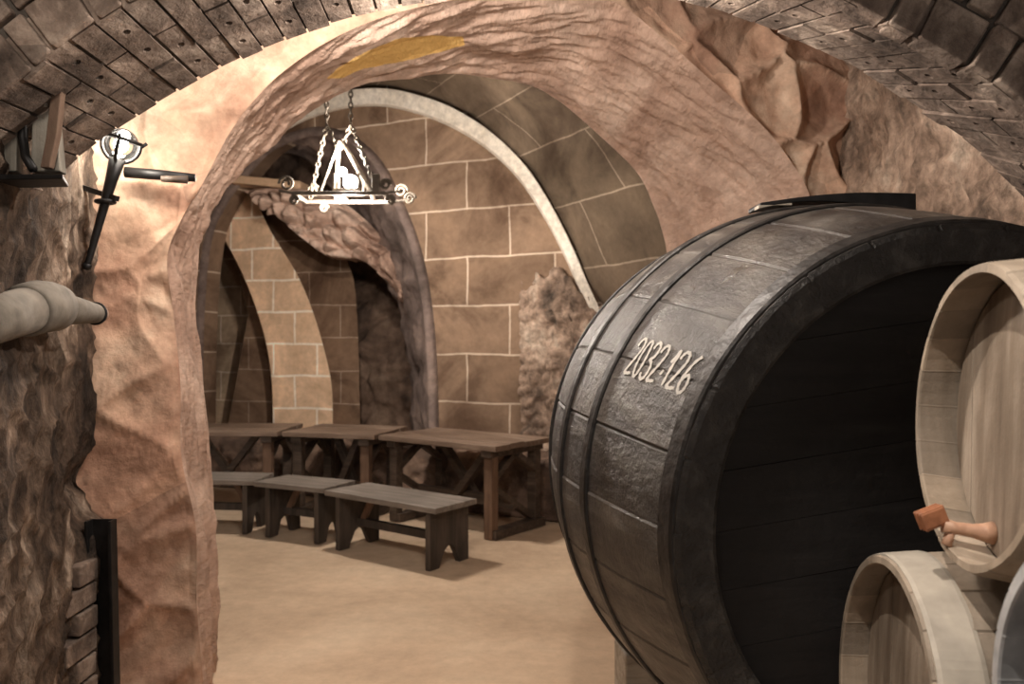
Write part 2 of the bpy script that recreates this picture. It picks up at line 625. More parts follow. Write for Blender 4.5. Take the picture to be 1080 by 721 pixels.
def left_d(p, s, t):
    d = stones(p, (.20, .20, .15), .026, 9.3) + fbm(p, (2.5, 2.5, 2.0), .028, 4) + fbm(p, (16, 16, 8), .006, 3)
    d += .11 * math.exp(-((p.y - 3.18) / .16) ** 2 - ((p.z - 1.04) / .10) ** 2)
    if p.y > 2.95:
        d -= .09 * min(1, (p.y - 2.95) / .1) * min(1, max(0, (.92 - p.z) / .06))
    return d * .8 - .02


struct(surf('wall_left', left_P, 300, 200, left_d, M['left'], flip=True))


mb = MB()
for i in range(9):
    z = .005 + i * .088
    mb.box((.10, .20 if i % 2 else .13, .078), (-1.612 - random.uniform(0, .012), 2.98 - (.035 if i % 2 else 0), z + .039))
struct(mb.build('wall_brick_edge', M['brick'], bevel=.006))


# ---- right wall behind the casks: plumb above, bellied out lower down
def right_P(s, t):
    y = 4.40 - 4.9 * s
    z = 3.5 * t
    x = 1.81 + .02 * (4.4 - y)
    if z < 2.02:
        k = min(1, (2.02 - z) / .7)
        x += .42 * k * k * (3 - 2 * k)
    if y < 2.2:
        x += .45 * min(1, (2.2 - y) / .5)
    return Vector((x, y, z))


struct(surf('wall_right', right_P, 170, 120, lambda p, s, t: stones(p, (.2, .2, .16), .030, 5.5) + fbm(p, (4, 4, 3), .040, 6) - .03, M['right'], flip=True))

# ---- brick arch overhead
YN, YF = 2.1, 2.5
FAR = [(-60, 305), (0, 238), (65, 182), (100, 152), (180, 101), (250, 63), (330, 31), (400, 12), (470, 0), (540, -8), (600, -10), (660, -8), (727, 2), (791, 22), (844, 43), (900, 70), (937, 93), (970, 116), (1016, 146), (1045, 172), (1100, 228), (1160, 305)]
NEAR = [(-205, 312), (-150, 237), (-60, 152), (0, 104), (44, 65), (93, 29), (140, 2), (200, -28), (280, -60), (380, -85), (460, -95), (540, -98), (620, -92), (720, -68), (800, -42), (850, -20), (890, 0), (940, 28), (993, 55), (1053, 93), (1085, 118), (1140, 172), (1210, 255), (1310, 400)]
FAR3 = [C(u, v, YF) for u, v in FAR]
NEAR3 = [C(u, v, YN) for u, v in NEAR]


class Curve:
    """arc-length curve in an upright plane with outward normal"""

    def __init__(self, P, n=400):
        self.p = [cr(P, i / n) for i in range(n + 1)]
        self.l = [0.0]
        for i in range(n):
            self.l.append(self.l[-1] + (self.p[i + 1] - self.p[i]).length)
        self.n = n

    def at(self, s):
        x = min(max(s, 0), 1) * self.l[-1]
        lo, hi = 0, self.n
        while hi - lo > 1:
            m = (lo + hi) // 2
            if self.l[m] <= x:
                lo = m
            else:
                hi = m
        k = (x - self.l[lo]) / (self.l[hi] - self.l[lo])
        p = self.p[lo].lerp(self.p[hi], k)
        t = self.p[min(hi + 3, self.n)] - self.p[max(lo - 3, 0)]
        return p, Vector((-t.z, 0, t.x)).normalized()


CN, CF = Curve(NEAR3), Curve(FAR3)
ALEN = CF.l[-1]


def AP(th, t, dr):
    """point of the arch: th along it, t 0 near .. 1 far, dr out from the soffit"""
    a, na = CN.at(th)
    b, nb = CF.at(th)
    return (a + na * dr).lerp(b + nb * dr, t)


mb = MB()


def holed(mb, th0, th1, t0, t1, dr):
    """brick face pierced by two round holes"""
    tm = (t0 + t1) / 2
    for ta, tb in ((t0, tm), (tm, t1)):
        tc, hc = (ta + tb) / 2, (th0 + th1) / 2
        tc = tc + (.12 if ta == t0 else -.12) * (tb - ta)
        corners = [(th1, tb), (th0, tb), (th0, ta), (th1, ta)]
        base = len(mb.v)
        for h, t in corners:
            mb.v.append(AP(h, t, dr))
        for k in range(8):
            a = PI / 4 * k
            mb.v.append(AP(hc + .011 / ALEN * math.cos(a), tc + .011 / .44 * math.sin(a), dr))
        for k in range(8):
            a = PI / 4 * k
            mb.v.append(AP(hc + .011 / ALEN * math.cos(a), tc + .011 / .44 * math.sin(a), dr + .05))
        # corner k lies at 45 + 90k degrees; octagon vertex 2k+1 faces it
        for k in range(4):
            j = (k - 1) % 4
            mb.f.append((base + j, base + k, base + 4 + (2 * k + 1) % 8, base + 4 + (2 * k) % 8, base + 4 + (2 * k - 1) % 8))
        for k in range(8):
            l = (k + 1) % 8
            mb.f.append((base + 4 + k, base + 4 + l, base + 12 + l, base + 12 + k))
        mb.f.append(tuple(base + 12 + k for k in range(8)))


def brick(mb, th0, th1, t0, t1, dr, depth=.11, holes=False):
    base = len(mb.v)
    tw = random.uniform(-.003, .003)
    for h in (th0, th1):
        for t in (t0, t1):
            for d in (dr, dr + depth):
                mb.v.append(AP(h, t, d + (tw if t == t0 else -tw) * (d == dr) * (0 if holes else 1)))
    # vertices: h*4 + t*2 + d
    fs = [(0, 4, 5, 1), (2, 3, 7, 6), (0, 1, 3, 2), (4, 6, 7, 5), (1, 5, 7, 3)]
    if not holes:
        fs.append((0, 2, 6, 4))
    for f in fs:
        mb.f.append(tuple(base + i for i in f))
    if holes:
        holed(mb, th0, th1, t0, t1, dr)


TH0, TH1 = 0.0, 1.0
step = .074 / ALEN
n = int((TH1 - TH0) / step)
for i in range(n):
    a = TH0 + i * step
    g = .0055 / ALEN
    cuts = (0, .64, 1) if i % 2 else (0, .36, 1)
    for k in range(2):
        t0, t1 = cuts[k], cuts[k + 1]
        long_ = (t1 - t0) > .5
        brick(mb, a + random.uniform(0, g), a + step - g, t0 + (.012 if k else 0), t1 - .012 * (1 - k), random.uniform(-.005, .004), holes=long_ and random.random() < .6)
arch = mb.build('ceiling_brick_arch', M['brick'])
struct(arch)
bk = MB()
base = 0
NA = 90
for i in range(NA + 1):
    th = TH0 + (TH1 - TH0) * i / NA
    for t, d in ((.006, .009), (.994, .009), (.994, .30), (.006, .30)):
        bk.v.append(AP(th, t, d))
for i in range(NA):
    for k in range(4):
        l = (k + 1) % 4
        bk.f.append((i * 4 + k, i * 4 + l, i * 4 + 4 + l, i * 4 + 4 + k))
bk.f += [(0, 1, 2, 3), tuple(NA * 4 + k for k in range(4))]
bk.build('mortar_bed', M['mortar'], arch)
# face of the arch: rings of bricks standing on edge
mb = MB()
for ring, (d0, d1) in enumerate(((0, .125), (.135, .26), (.27, .52))):
    a = TH0 + (.01 if ring % 2 else 0)
    k = 0
    while a < TH1 - .01:
        w = ((.125 if (k + ring) % 2 else .07) if ring < 2 else .10) / ALEN
        w *= random.uniform(.9, 1.12)
        g = .012 / ALEN
        base = len(mb.v)
        y0 = YN - .012 - random.uniform(0, .018)
        for th in (a, a + w - g):
            for d in (d0 + random.uniform(0, .006), d1):
                p = AP(th, 0, d)
                for y in (y0, YN + .06):
                    mb.v.append(Vector((p.x, y, p.z)))
        for f in ((0, 2, 6, 4), (1, 5, 7, 3), (0, 4, 5, 1), (2, 3, 7, 6), (0, 1, 3, 2), (4, 6, 7, 5)):
            mb.f.append(tuple(base + i for i in f))
        a += w
        k += 1
struct(mb.build('wall_front', M['brick'], bevel=.006))
# stone mass over the arch
mb = MB()
poly = []
for i in range(41):
    th = i / 40
    poly.append(AP(th, 0, .10) + Vector((0, .02, 0)))
poly = [Vector((-1.62, YN + .02, poly[0].z))] + poly + [Vector((2.3, YN + .02, poly[-1].z)), Vector((2.3, YN + .02, 3.5)), Vector((-1.62, YN + .02, 3.5))]
mb.prism(poly, (0, .05, 0))
struct(mb.build('wall_over_arch', M['mortar']))

# ---- ceiling of the near cellar
mb = MB()
mb.box((4.6, 5.6, .12), (.3, 1.9, 3.52))
struct(mb.build('ceiling', M['soot']))


# ---- room beyond
def slab(name, outer, Y0, k, thick, mat, vec=None, usc=1.0, kids=None):
    """wall standing in the plane Y = Y0 + k X, its outline given in picture positions, with real thickness"""
    P = []
    for u, v in outer:
        Y = Y0 / (1 - k * (u - CX) / F_PX)
        p = C(u, v, Y)
        if v > 1000:
            p.z = -.02
        P.append(p)
    vec = Vector(vec) if vec else Vector((-k, 1, 0)).normalized() * thick
    mb = MB()
    mb.prism(P, vec)
    for i, f in enumerate(mb.f):
        uvs = []
        if i < 2:
            for q in f:
                p = mb.v[q]
                uvs.append((p.x * math.sqrt(1 + k * k), p.z))
        else:
            for q in f:
                p = mb.v[q]
                uvs.append((p.x * .3 + p.y * .95, p.z))
        mb.uv[i] = uvs
    o = mb.build(name, mat)
    me = o.data
    bm = bmesh.new()
    bm.from_mesh(me)
    bmesh.ops.recalc_face_normals(bm, faces=bm.faces)
    bm.to_mesh(me)
    bm.free()
    return o, P, vec


def spl(P, n):
    V = [Vector((u, v, 0)) for u, v in P]
    return [(p.x, p.y) for p in (cr(V, i / (n - 1)) for i in range(n))]


RIM = [(150, 360), (175, 290), (205, 215), (250, 155), (300, 117), (352, 97), (400, 92), (440, 99), (480, 114), (520, 140), (556, 176), (584, 220), (605, 262), (622, 302), (645, 350)]
C1 = [(205, 1100), (205, 450), (207, 330), (215, 250), (232, 210), (256, 178), (280, 153), (310, 138), (340, 133), (372, 142), (402, 168), (422, 205), (439, 245), (450, 285), (457, 330), (461, 380), (463, 450), (463, 1100)]
W1Y, W1K = 8.125, -.47
outer = [(90, 1100), (90, 350)] + [(u, v - 14) for u, v in spl(RIM, 40)] + [(700, 420), (760, 1100)]
inner = [(463, 1100)] + spl(C1[1:-1], 48)[::-1] + [(205, 1100)]
o, _, _ = slab('wall_back', outer + inner, W1Y, W1K, .35, M['b1'])
struct(o)


# soffit of the big arch in that wall
C1c = C1[1:-1]
C2c = [(180, 450), (182, 340), (190, 270), (205, 225), (228, 190), (250, 165), (275, 150), (305, 150), (332, 165), (358, 195), (378, 222), (404, 262), (421, 303), (433, 345), (441, 398), (444, 450)]
A3 = [C(u, v, W1Y / (1 - W1K * (u - CX) / F_PX)) for u, v in C1c]
B3 = [C(u, v, (W1Y + .95) / (1 - W1K * (u - CX) / F_PX)) for u, v in C2c]
A3 = [Vector((A3[0].x, A3[0].y, -.02))] + A3 + [Vector((A3[-1].x, A3[-1].y, -.02))]
B3 = [Vector((B3[0].x, B3[0].y, -.02))] + B3 + [Vector((B3[-1].x, B3[-1].y, -.02))]
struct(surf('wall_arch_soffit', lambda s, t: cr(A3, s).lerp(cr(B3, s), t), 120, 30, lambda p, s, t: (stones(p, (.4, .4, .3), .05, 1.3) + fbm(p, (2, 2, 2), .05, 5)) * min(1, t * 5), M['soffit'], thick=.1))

# pale plaster band along the edge of the vault
mb = MB()
mb2 = None
RO = spl(RIM, 60)
N_ = 60
prof = []
for i in range(N_):
    u, v = RO[i]
    u0, v0 = RO[max(i - 1, 0)]
    u1, v1 = RO[min(i + 1, N_ - 1)]
    tx, ty = u1 - u0, v1 - v0
    l = math.hypot(tx, ty)
    nx, ny = -ty / l, tx / l
    w = 17 if u < 480 else max(8, 17 - (u - 480) * .05)
    Yb = W1Y / (1 - W1K * (u - CX) / F_PX)
    a = C(u, v, Yb - .16)
    b = C(u + nx * w, v + ny * w, Yb - .10)
    prof.append((a, b))
base = 0
for a, b in prof:
    dv = Vector((.0, .2, 0))
    mb.v += [a, b, b + dv, a + dv]
for i in range(N_ - 1):
    for k in range(4):
        l = (k + 1) % 4
        mb.f.append((i * 4 + k, i * 4 + l, i * 4 + 4 + l, i * 4 + 4 + k))
mb.f += [(0, 1, 2, 3), tuple((N_ - 1) * 4 + k for k in range(4))]
struct(mb.build('trim_1', M['plaster'], smooth=False, bevel=.012))

# vault running from that band back towards the passage
RV = [C(u, v - 2, W1Y / (1 - W1K * (u - CX) / F_PX) - .12) for u, v in RIM]
RV = [Vector((RV[0].x - .1, RV[0].y, -.02))] + RV + [Vector((RV[-1].x + .06, RV[-1].y, .9)), Vector((RV[-1].x + .06, RV[-1].y, -.02))]
VD = Vector((1.35, -2.55, 0))
ARC = [0.0]
for i in range(1, 121):
    ARC.append(ARC[-1] + (cr(RV, i / 120) - cr(RV, (i - 1) / 120)).length)


def vault_P(s, t):
    p = cr(RV, s)
    d = VD.copy()
    if s < .5:
        d = Vector((.55 + 1.6 * s, -2.9 + .7 * s, 0))
    return p + d * t


struct(surf('ceiling_vault', vault_P, 121, 40, lambda p, s, t: fbm(p, (1.5, 1.5, 1.5), .02, 4), M['b4'], flip=False, uvs=lambda s, t, p: (t * 2.9 + .3, ARC[min(120, int(s * 120 + .5))]), thick=.25))

# rubble footing of the vault at the right
RB = [(563, 300), (575, 286), (600, 290), (628, 325), (650, 360), (690, 400)]


def rubble_P(s, t):
    u = 548 + s * 160
    top = 292 - 60 * max(0, .25 - abs(s - .25)) + 75 * max(0, s - .25) / .82 + 18 * abs(noise.noise(Vector((s * 9, 0, 0))))
    Y = (W1Y / (1 - W1K * (u - CX) / F_PX)) - .14 - .20 * s
    zt = C(u, top, Y).z
    return Vector(((u - CX) / F_PX * Y, Y + .1 * t * t, -.02 + (zt + .02) * t))


struct(surf('wall_rubble_footing', rubble_P, 70, 90, lambda p, s, t: stones(p, (.16, .16, .13), .05, 7.7) + fbm(p, (4, 4, 4), .04, 4), M['right'], flip=False, thick=.06))

# arched pier and its springing rib, seen through the big arch
LE = [(205, 196), (214, 205), (226, 232), (250, 276), (268, 318), (281, 362), (287, 405), (288, 450), (288, 1100)]
RE = [(236, 186), (254, 193), (270, 212), (286, 244), (313, 288), (330, 328), (343, 372), (350, 408), (351, 450), (351, 1100)]
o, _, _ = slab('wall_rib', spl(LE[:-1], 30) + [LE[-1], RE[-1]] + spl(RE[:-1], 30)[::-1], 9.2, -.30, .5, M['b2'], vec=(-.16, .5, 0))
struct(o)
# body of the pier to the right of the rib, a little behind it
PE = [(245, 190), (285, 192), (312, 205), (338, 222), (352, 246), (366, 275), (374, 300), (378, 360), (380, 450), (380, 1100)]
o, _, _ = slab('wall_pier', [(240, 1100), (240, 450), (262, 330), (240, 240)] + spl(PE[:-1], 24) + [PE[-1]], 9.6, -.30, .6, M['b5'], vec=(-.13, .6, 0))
struct(o)
# lintel ledge above
mb = MB()
a, b = C(247, 190, 9.75), C(322, 197, 9.6)
mb.bar(a, b, .30, .10)
struct(mb.build('trim_2', M['b2'], bevel=.02))


def niche_P(s, t):
    Y0, k = 10.75, -.32
    u = 190 + 290 * s
    Y = Y0 / (1 - k * (u - CX) / F_PX)
    return Vector(((u - CX) / F_PX * Y, Y, -.05 + 4.6 * t))


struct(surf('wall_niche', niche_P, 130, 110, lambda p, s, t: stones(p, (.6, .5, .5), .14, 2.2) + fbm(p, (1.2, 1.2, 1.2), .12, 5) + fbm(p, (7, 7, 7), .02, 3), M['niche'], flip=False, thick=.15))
o, _, _ = slab('wall_alcove', [(170, 1100), (170, 215), (300, 215), (300, 1100)], 10.2, -.30, .3, M['b3'])
struct(o)
# broken rock hanging over the niche
CT = [C(256, 200, 9.55), C(310, 198, 9.5), C(360, 212, 9.4), C(404, 252, 9.3), C(428, 304, 9.25)]
CB = [C(284, 222, 9.5), C(318, 250, 9.4), C(346, 268, 9.35), C(386, 276, 9.3), C(424, 318, 9.25)]


def crag_P(s, t):
    return cr(CT, s).lerp(cr(CB, s), t)


struct(surf('wall_crag', crag_P, 90, 60, lambda p, s, t: (stones(p, (.26, .3, .20), .22, 4.1) + fbm(p, (3, 3, 3), .12, 5)) * min(1, 4 * t * 1.0 + .2) + .12 * math.sin(PI * t), M['pass'], flip=True, thick=.25))

# stone seat along the foot of the back wall
LA, LB = Vector((1.0, 6.93, 0)), Vector((-3.9, 9.28, 0))


def ledge_P(s, t):
    p = LA.lerp(LB, s)
    dn = Vector((.43, .9, 0))
    prof = [(0, 0), (.02, .2), (.05, .40), (.12, .46), (.3, .46), (.75, .46)]
    pr = [Vector((a, b, 0)) for a, b in prof]
    q = cr(pr, t)
    return p + dn * q.x + Vector((0, 0, q.y))


struct(surf('wall_ledge', ledge_P, 150, 40, lambda p, s, t: (stones(p, (.4, .4, .25), .05, 6.6) + fbm(p, (2.5, 2.5, 2.5), .03, 4)) * (1 if t > .1 else .3), M['niche'], flip=False, thick=.05))

# outer shell so that the cellar is closed
mb = MB()
mb.box((12, .2, 5), (-1.5, 13.6, 2.4))
struct(mb.build('wall_far', M['soot']))
mb = MB()
mb.box((.2, 15, 5), (-7, 6.2, 2.4))
struct(mb.build('wall_outer_left', M['soot']))
mb = MB()
mb.box((.2, 10, 5), (3.9, 8.7, 2.4))
struct(mb.build('wall_outer_right', M['soot']))
mb = MB()
mb.box((11, 10, .2), (-1.5, 8.8, 5.0))
struct(mb.build('ceiling_outer', M['soot']))


# ================================================================== CASKS
def frame_of(P, ax):
    """x = right round the cask, y = along the axis away from the front head, z = up"""
    ax = ax.normalized()
    e1 = ax.cross(Vector((0, 0, 1))).normalized()
    e2 = e1.cross(ax)
    m = Matrix((e1, ax, e2)).transposed().to_4x4()
    m.translation = P
    return m


def stave_body(radf, Lc, ns, rim_w, rec, groove, jit, nt=36, seed=1):
    """outside staves, front chime and the inside of the chime; local axis is y"""
    rnd = random.Random(seed)
    cols = []
    for k in range(ns):
        j = rnd.uniform(-jit, jit)
        c = rnd.random()
        w = 2 * PI / ns
        for off, dr in ((0, -groove), (.035, 0), (.3, 0), (.65, 0), (.965, 0)):
            cols.append((w * (k + off), dr + j, c))
    rows = [(rec + .005, -rim_w, 0), (.004, -rim_w * 1.0, 0), (0, -rim_w * .9, 0), (0, -rim_w * .12, 1), (.008, 0, 1)]
    for i in range(1, nt):
        rows.append((.008 + (Lc - .016) * i / nt, 0, 1))
    rows += [(Lc - .008, 0, 1), (Lc, -rim_w * .12, 1), (Lc, -rim_w, 0), (Lc - rec, -rim_w, 0)]
    v, at, f = [], [], []
    for t, dr, js in rows:
        for th, jr, c in cols:
            r = radf(t) + dr + (jr if js else min(jr, 0) * .3)
            nz = noise.noise(Vector((math.cos(th) * 3, t * 4, math.sin(th) * 3))) * .0025 * js
            v.append((math.cos(th) * (r + nz), t, math.sin(th) * (r + nz)))
            at.append(c)
    n = len(cols)
    for i in range(len(rows) - 1):
        for k in range(n):
            l = (k + 1) % n
            f.append((i * n + k, i * n + l, (i + 1) * n + l, (i + 1) * n + k))
    return v, f, at


def mesh_obj(name, v, f, mat, parent, at=None, smooth=False):
    me = bpy.data.meshes.new(name)
    me.from_pydata(v, [], f)
    me.update()
    if at:
        a = me.attributes.new('stave', 'FLOAT', 'POINT')
        a.data.foreach_set('value', at)
    bm = bmesh.new()
    bm.from_mesh(me)
    bmesh.ops.recalc_face_normals(bm, faces=bm.faces)
    bm.to_mesh(me)
    bm.free()
    for p in me.polygons:
        p.use_smooth = smooth
    me.materials.append(mat)
    o = bpy.data.objects.new(name, me)
    col.objects.link(o)
    o.parent = parent
    return o


def hoop(radf, t0, t1, th, mat, parent, name='hoop', n=128):
    v, f = [], []
    prof = []
    for t in (t0, t0 + (t1 - t0) * .1, (t0 + t1) / 2, t1 - (t1 - t0) * .1, t1):
        prof.append((t, radf(t) + (th if t0 < t < t1 else th * .55)))
    prof += [(t1, radf(t1) - .012), (t0, radf(t0) - .012)]
    for t, r in prof:
        for k in range(n):
            a = 2 * PI * k / n
            rr = r + noise.noise(Vector((math.cos(a) * 5, t * 3, math.sin(a) * 5))) * .0022
            v.append((math.cos(a) * rr, t, math.sin(a) * rr))
    m = len(prof)
    for i in range(m):
        j = (i + 1) % m
        for k in range(n):
            l = (k + 1) % n
            f.append((i * n + k, i * n + l, j * n + l, j * n + k))
    return mesh_obj(name, v, f, mat, parent, smooth=False)


def head(rr, t, nplank, tilt, mat, parent, th=.03, gap=.003, horiz=True):
    """round head made of planks, set at depth t"""
    mb = MB()
    w = 2 * rr / nplank
    rot = Matrix.Rotation(tilt, 4, 'Y')
    for i in range(nplank):
        a, b = -rr + i * w + gap / 2, -rr + (i + 1) * w - gap / 2
        top, bot = [], []
        m = 14
        for k in range(m + 1):
            h = a + (b - a) * k / m
            x = math.sqrt(max(0, rr * rr - h * h))
            top.append((x, h))
            bot.append((-x, h))
        poly = top + bot[::-1]
        y = t + random.uniform(-.0012, .0012)
        mb.prism([rot @ Vector((x, y, h)) for x, h in poly], (0, th, 0))
    return mb.build('head', mat, parent, bevel=.0)


# ---- the huge black cask
CL = 1.6


def cask_r(t):
    return .726 + .14 * (1 - abs((t - .8) / .8) ** 1.6)


CP = Vector((1.103, 1.95, 1.155))
CAX = Vector((-.117, .9926, .030))
cm = frame_of(CP, CAX)
cask = thing('large_cask', 'huge black wooden cask lying on its side, marked 2032-126 in white paint', 'cask', mat=cm)
v, f, at = stave_body(cask_r, CL, 26, .095, .055, .004, .0028, 60, 3)
st = mesh_obj('staves', v, f, M['cask'], cask, at)
st.data.materials.append(M['chime'])
for p in st.data.polygons:
    if all(st.data.vertices[i].co.y < .0605 for i in p.vertices) and (p.normal.y < -.6 or (p.normal.x * p.center.x + p.normal.z * p.center.z) < 0):
        p.material_index = 1
for t0, t1 in ((.012, .070), (.48, .522), (.725, .767), (1.10, 1.145), (1.50, 1.57)):
    hoop(cask_r, t0, t1, .010, M['hoop'], cask)
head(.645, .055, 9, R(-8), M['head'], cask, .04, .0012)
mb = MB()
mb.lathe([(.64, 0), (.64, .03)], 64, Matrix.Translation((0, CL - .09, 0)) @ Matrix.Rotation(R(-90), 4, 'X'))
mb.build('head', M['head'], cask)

# the painted number
G = {
    '2': [[(.05, .78), (.15, .93), (.32, 1.0), (.5, .93), (.55, .76), (.45, .55), (.25, .3), (.05, .04), (.3, .03), (.58, .06)]],
    '0': [[(.3, 1.0), (.14, .88), (.06, .6), (.06, .35), (.14, .1), (.28, 0), (.44, .1), (.53, .38), (.53, .65), (.45, .9), (.3, 1.0)]],
    '3': [[(.06, .82), (.16, .96), (.34, 1.0), (.5, .9), (.52, .74), (.42, .6), (.24, .54), (.46, .46), (.55, .28), (.46, .09), (.28, 0), (.1, .06), (.04, .16)]],
    '-': [[(.10, .34), (.24, .30)]],
    '1': [[(.08, .62), (.30, .98), (.26, .5), (.20, .02)]],
    '6': [[(.56, 1.0), (.34, .82), (.16, .52), (.08, .24), (.16, .04), (.32, 0), (.48, .1), (.52, .3), (.42, .45), (.26, .44), (.12, .3)]],
}
mb = MB()
adv = {'2': .68, '0': .66, '3': .66, '-': .36, '1': .46, '6': .66}
txt = '2032-126'
tot = sum(adv[c] for c in txt)
T0, T1 = .412, .086
PH0, PH1 = R(155.2), R(147.4)
cur = 0.0
for ch in txt:
    for stroke in G[ch]:
        S = [Vector((x, y, 0)) for x, y in stroke]
        nn = max(12, len(S) * 6) if ch != '-' else 4
        pts = [cr(S, i / (nn - 1)) for i in range(nn)]
        L_, R_ = [], []
        W, H = (T0 - T1) / tot, .118
        for i, p in enumerate(pts):
            a, b = pts[max(i - 1, 0)], pts[min(i + 1, nn - 1)]
            dx, dy = (b.x - a.x) * W, (b.y - a.y) * H
            l = math.hypot(dx, dy) or 1
            hw = .0050 * (1 + .25 * math.sin(i * 1.3)) * (1.5 if ch == '-' else 1)
            px, py = -dy / l * hw, dx / l * hw
            X, Y_ = (cur + p.x) * W, p.y * H
            for lst, sg in ((L_, 1), (R_, -1)):
                x, y = X + px * sg, Y_ + py * sg
                t = T0 - x
                ph = PH0 + (PH1 - PH0) * (y / H)
                lst.append((t, ph))
        base = len(mb.v)
        for (ta, pa), (tb, pb) in zip(L_, R_):
            for t, ph in ((ta, pa), (tb, pb)):
                for dr in (.0032, .001):
                    r = cask_r(t) + dr
                    mb.v.append(Vector((math.cos(ph) * r, t, math.sin(ph) * r)))
        for i in range(nn - 1):
            q = base + i * 4
            mb.f += [(q, q + 2, q + 6, q + 4), (q + 1, q + 5, q + 7, q + 3), (q, q + 4, q + 5, q + 1), (q + 2, q + 3, q + 7, q + 6)]
        mb.f += [(base, base + 1, base + 3, base + 2), tuple(base + (nn - 1) * 4 + k for k in (0, 2, 3, 1))]
    cur += adv[ch]
o = mb.build('painted_number', M['paint'], cask)
o['label'] = 'white hand painted number 2032-126'

# dark board lying over the top of the cask, with a pale wedge under its end
ccx, ccz = CP.x + CAX.x * .8, CP.z + .024


def arc_board(y0, y1, x0, x1, zb, zt, name, mat, parent=None, n=18):
    mb = MB()
    for i in range(n + 1):
        x = x0 + (x1 - x0) * i / n
        b, t = zb(x), zt(x)
        for y, z in ((y0, b), (y1, b), (y1, t), (y0, t)):
            mb.v.append(Vector((x, y, z)))
    for i in range(n):
        for k in range(4):
            l = (k + 1) % 4
            mb.f.append((i * 4 + k, i * 4 + l, i * 4 + 4 + l, i * 4 + 4 + k))
    mb.f += [(0, 1, 2, 3), tuple(n * 4 + k for k in range(4))]
    return mb.build(name, mat, parent, bevel=.004)


def ctop(x, r=.868):
    return ccz + math.sqrt(r * r - (x - ccx) ** 2)


bd = thing('bung_board', 'dark curved board lying across the top of the huge black cask', 'board', (1.07, 2.72, 2.05))
o = arc_board(2.66, 2.80, .82, 1.335, lambda x: max(ctop(x, .885), 2.037 - .02 * (x - 1.1)), lambda x: 2.060 + .034 * math.sin(min(1, max(0, (x - .82) / .36)) * PI / 2) - .10 * max(0, x - 1.16) ** 2, 'board', M['iron'])
o.parent = bd
o.matrix_parent_inverse = Matrix.Translation(-bd.location)
o = arc_board(2.65, 2.70, .812, .92, lambda x: ctop(x, .883), lambda x: 2.050, 'wedge', M['cradle'], None, 6)
o.parent = bd
o.matrix_parent_inverse = Matrix.Translation(-bd.location)

# timber saddles under the cask
for t, lab in ((.32, 'pale timber saddle under the front of the huge black cask'), (1.30, 'pale timber saddle under the back of the huge black cask, end showing at floor')):
    c = CP + CAX * t
    r = max(cask_r(t - .09), cask_r(t + .09)) + .012
    hw = .53
    P = [Vector((-hw, 0, -c.z + .002)), Vector((-hw, 0, -c.z + .40))]
    a0, a1 = math.atan2(-(c.z - .40), -.52), math.atan2(-(c.z - .40), .52)
    rr = math.hypot(.52, c.z - .40)
    for i in range(25):
        a = -PI / 2 - .62 + 1.24 * i / 24
        P.append(Vector((math.cos(a) * r, 0, min(math.sin(a) * r, -c.z + .40))))
    P += [Vector((hw, 0, -c.z + .40)), Vector((hw, 0, -c.z + .002))]
    mm = Matrix.Translation(c) @ Matrix.Rotation(math.atan2(.117, .9926), 4, 'Z')
    mb = MB()
    mb.prism([p + Vector((0, -.09, 0)) for p in P], (0, .18, 0))
    o = mb.build('cask_saddle', M['cradle'], bevel=.008)
    o.matrix_world = mm
    tag(o, lab, 'saddle')


# ---- small pale barrels stacked at the right
def barrel(name, label, P, ax, r0, Lb, mats, seed, rim=.022, rec=.04, hoops=(), bulge=1.11, group='small barrels stacked at the right'):
    def rf(t):
        return r0 * (1 + (bulge - 1) * (1 - abs((t - Lb / 2) / (Lb / 2)) ** 2))
    root = thing(name, label, 'barrel', mat=frame_of(P, ax), group=group)
    v, f, at = stave_body(rf, Lb, 22, rim, rec, .0025, .0012, 28, seed)
    mesh_obj('staves', v, f, mats[0], root, at)
    for t0, t1, m in hoops:
        hoop(rf, t0, t1, .004, m, root)
    head(r0 - rim * .9, rec, 7, R(84), mats[1], root, .02, .0004)
    mb = MB()
    mb.lathe([(r0 - rim, 0), (r0 - rim, .02)], 48, Matrix.Translation((0, Lb - rec, 0)) @ Matrix.Rotation(R(-90), 4, 'X'))
    mb.build('head', mats[1], root)
    return root, rf


def axv(yaw, pit):
    return Vector((math.cos(yaw) * math.cos(pit), math.sin(yaw) * math.cos(pit), math.sin(pit)))


up, rfu = barrel('wine_barrel', 'pale oak barrel with a red wooden tap, topmost of the stack', Vector((.799, 1.408, 1.47)), axv(-.145, -.054), .266, .74, (M['oak'], M['oakhead']), 5, .016, .075, ((.10, .15, M['greysteel']), (.56, .61, M['greysteel'])))
lo, rfl = barrel('wine_barrel', 'pale oak barrel below the tapped barrel, tap shadow on its hoop', Vector((.741, 1.622, .861)), axv(-.13, -.05), .302, .80, (M['oak'], M['oakhead']), 8, .018, .06, ((.006, .085, M['steel']), (.66, .79, M['steel'])))
third, rft = barrel('wine_barrel', 'barrel with a grey rim and dark head at the bottom right corner', Vector((.662, .916, 1.12)), axv(-.12, -.03), .25, .66, (M['greysteel'], M['head']), 11, .02, .05, ((.006, .07, M['greysteel']), (.55, .654, M['greysteel'])))
for a in (R(158), R(150)):
    mb = MB()
    r = rfl(.04) + .004
    p = Vector((math.cos(a) * r, .04, math.sin(a) * r))
    mb.lathe([(.0, .004), (.005, .003), (.006, 0)], 10, Matrix.Translation(p) @ Vector((math.cos(a), 0, math.sin(a))).to_track_quat('Z', 'Y').to_matrix().to_4x4())
    mb.build('rivet', M['greysteel'], lo)

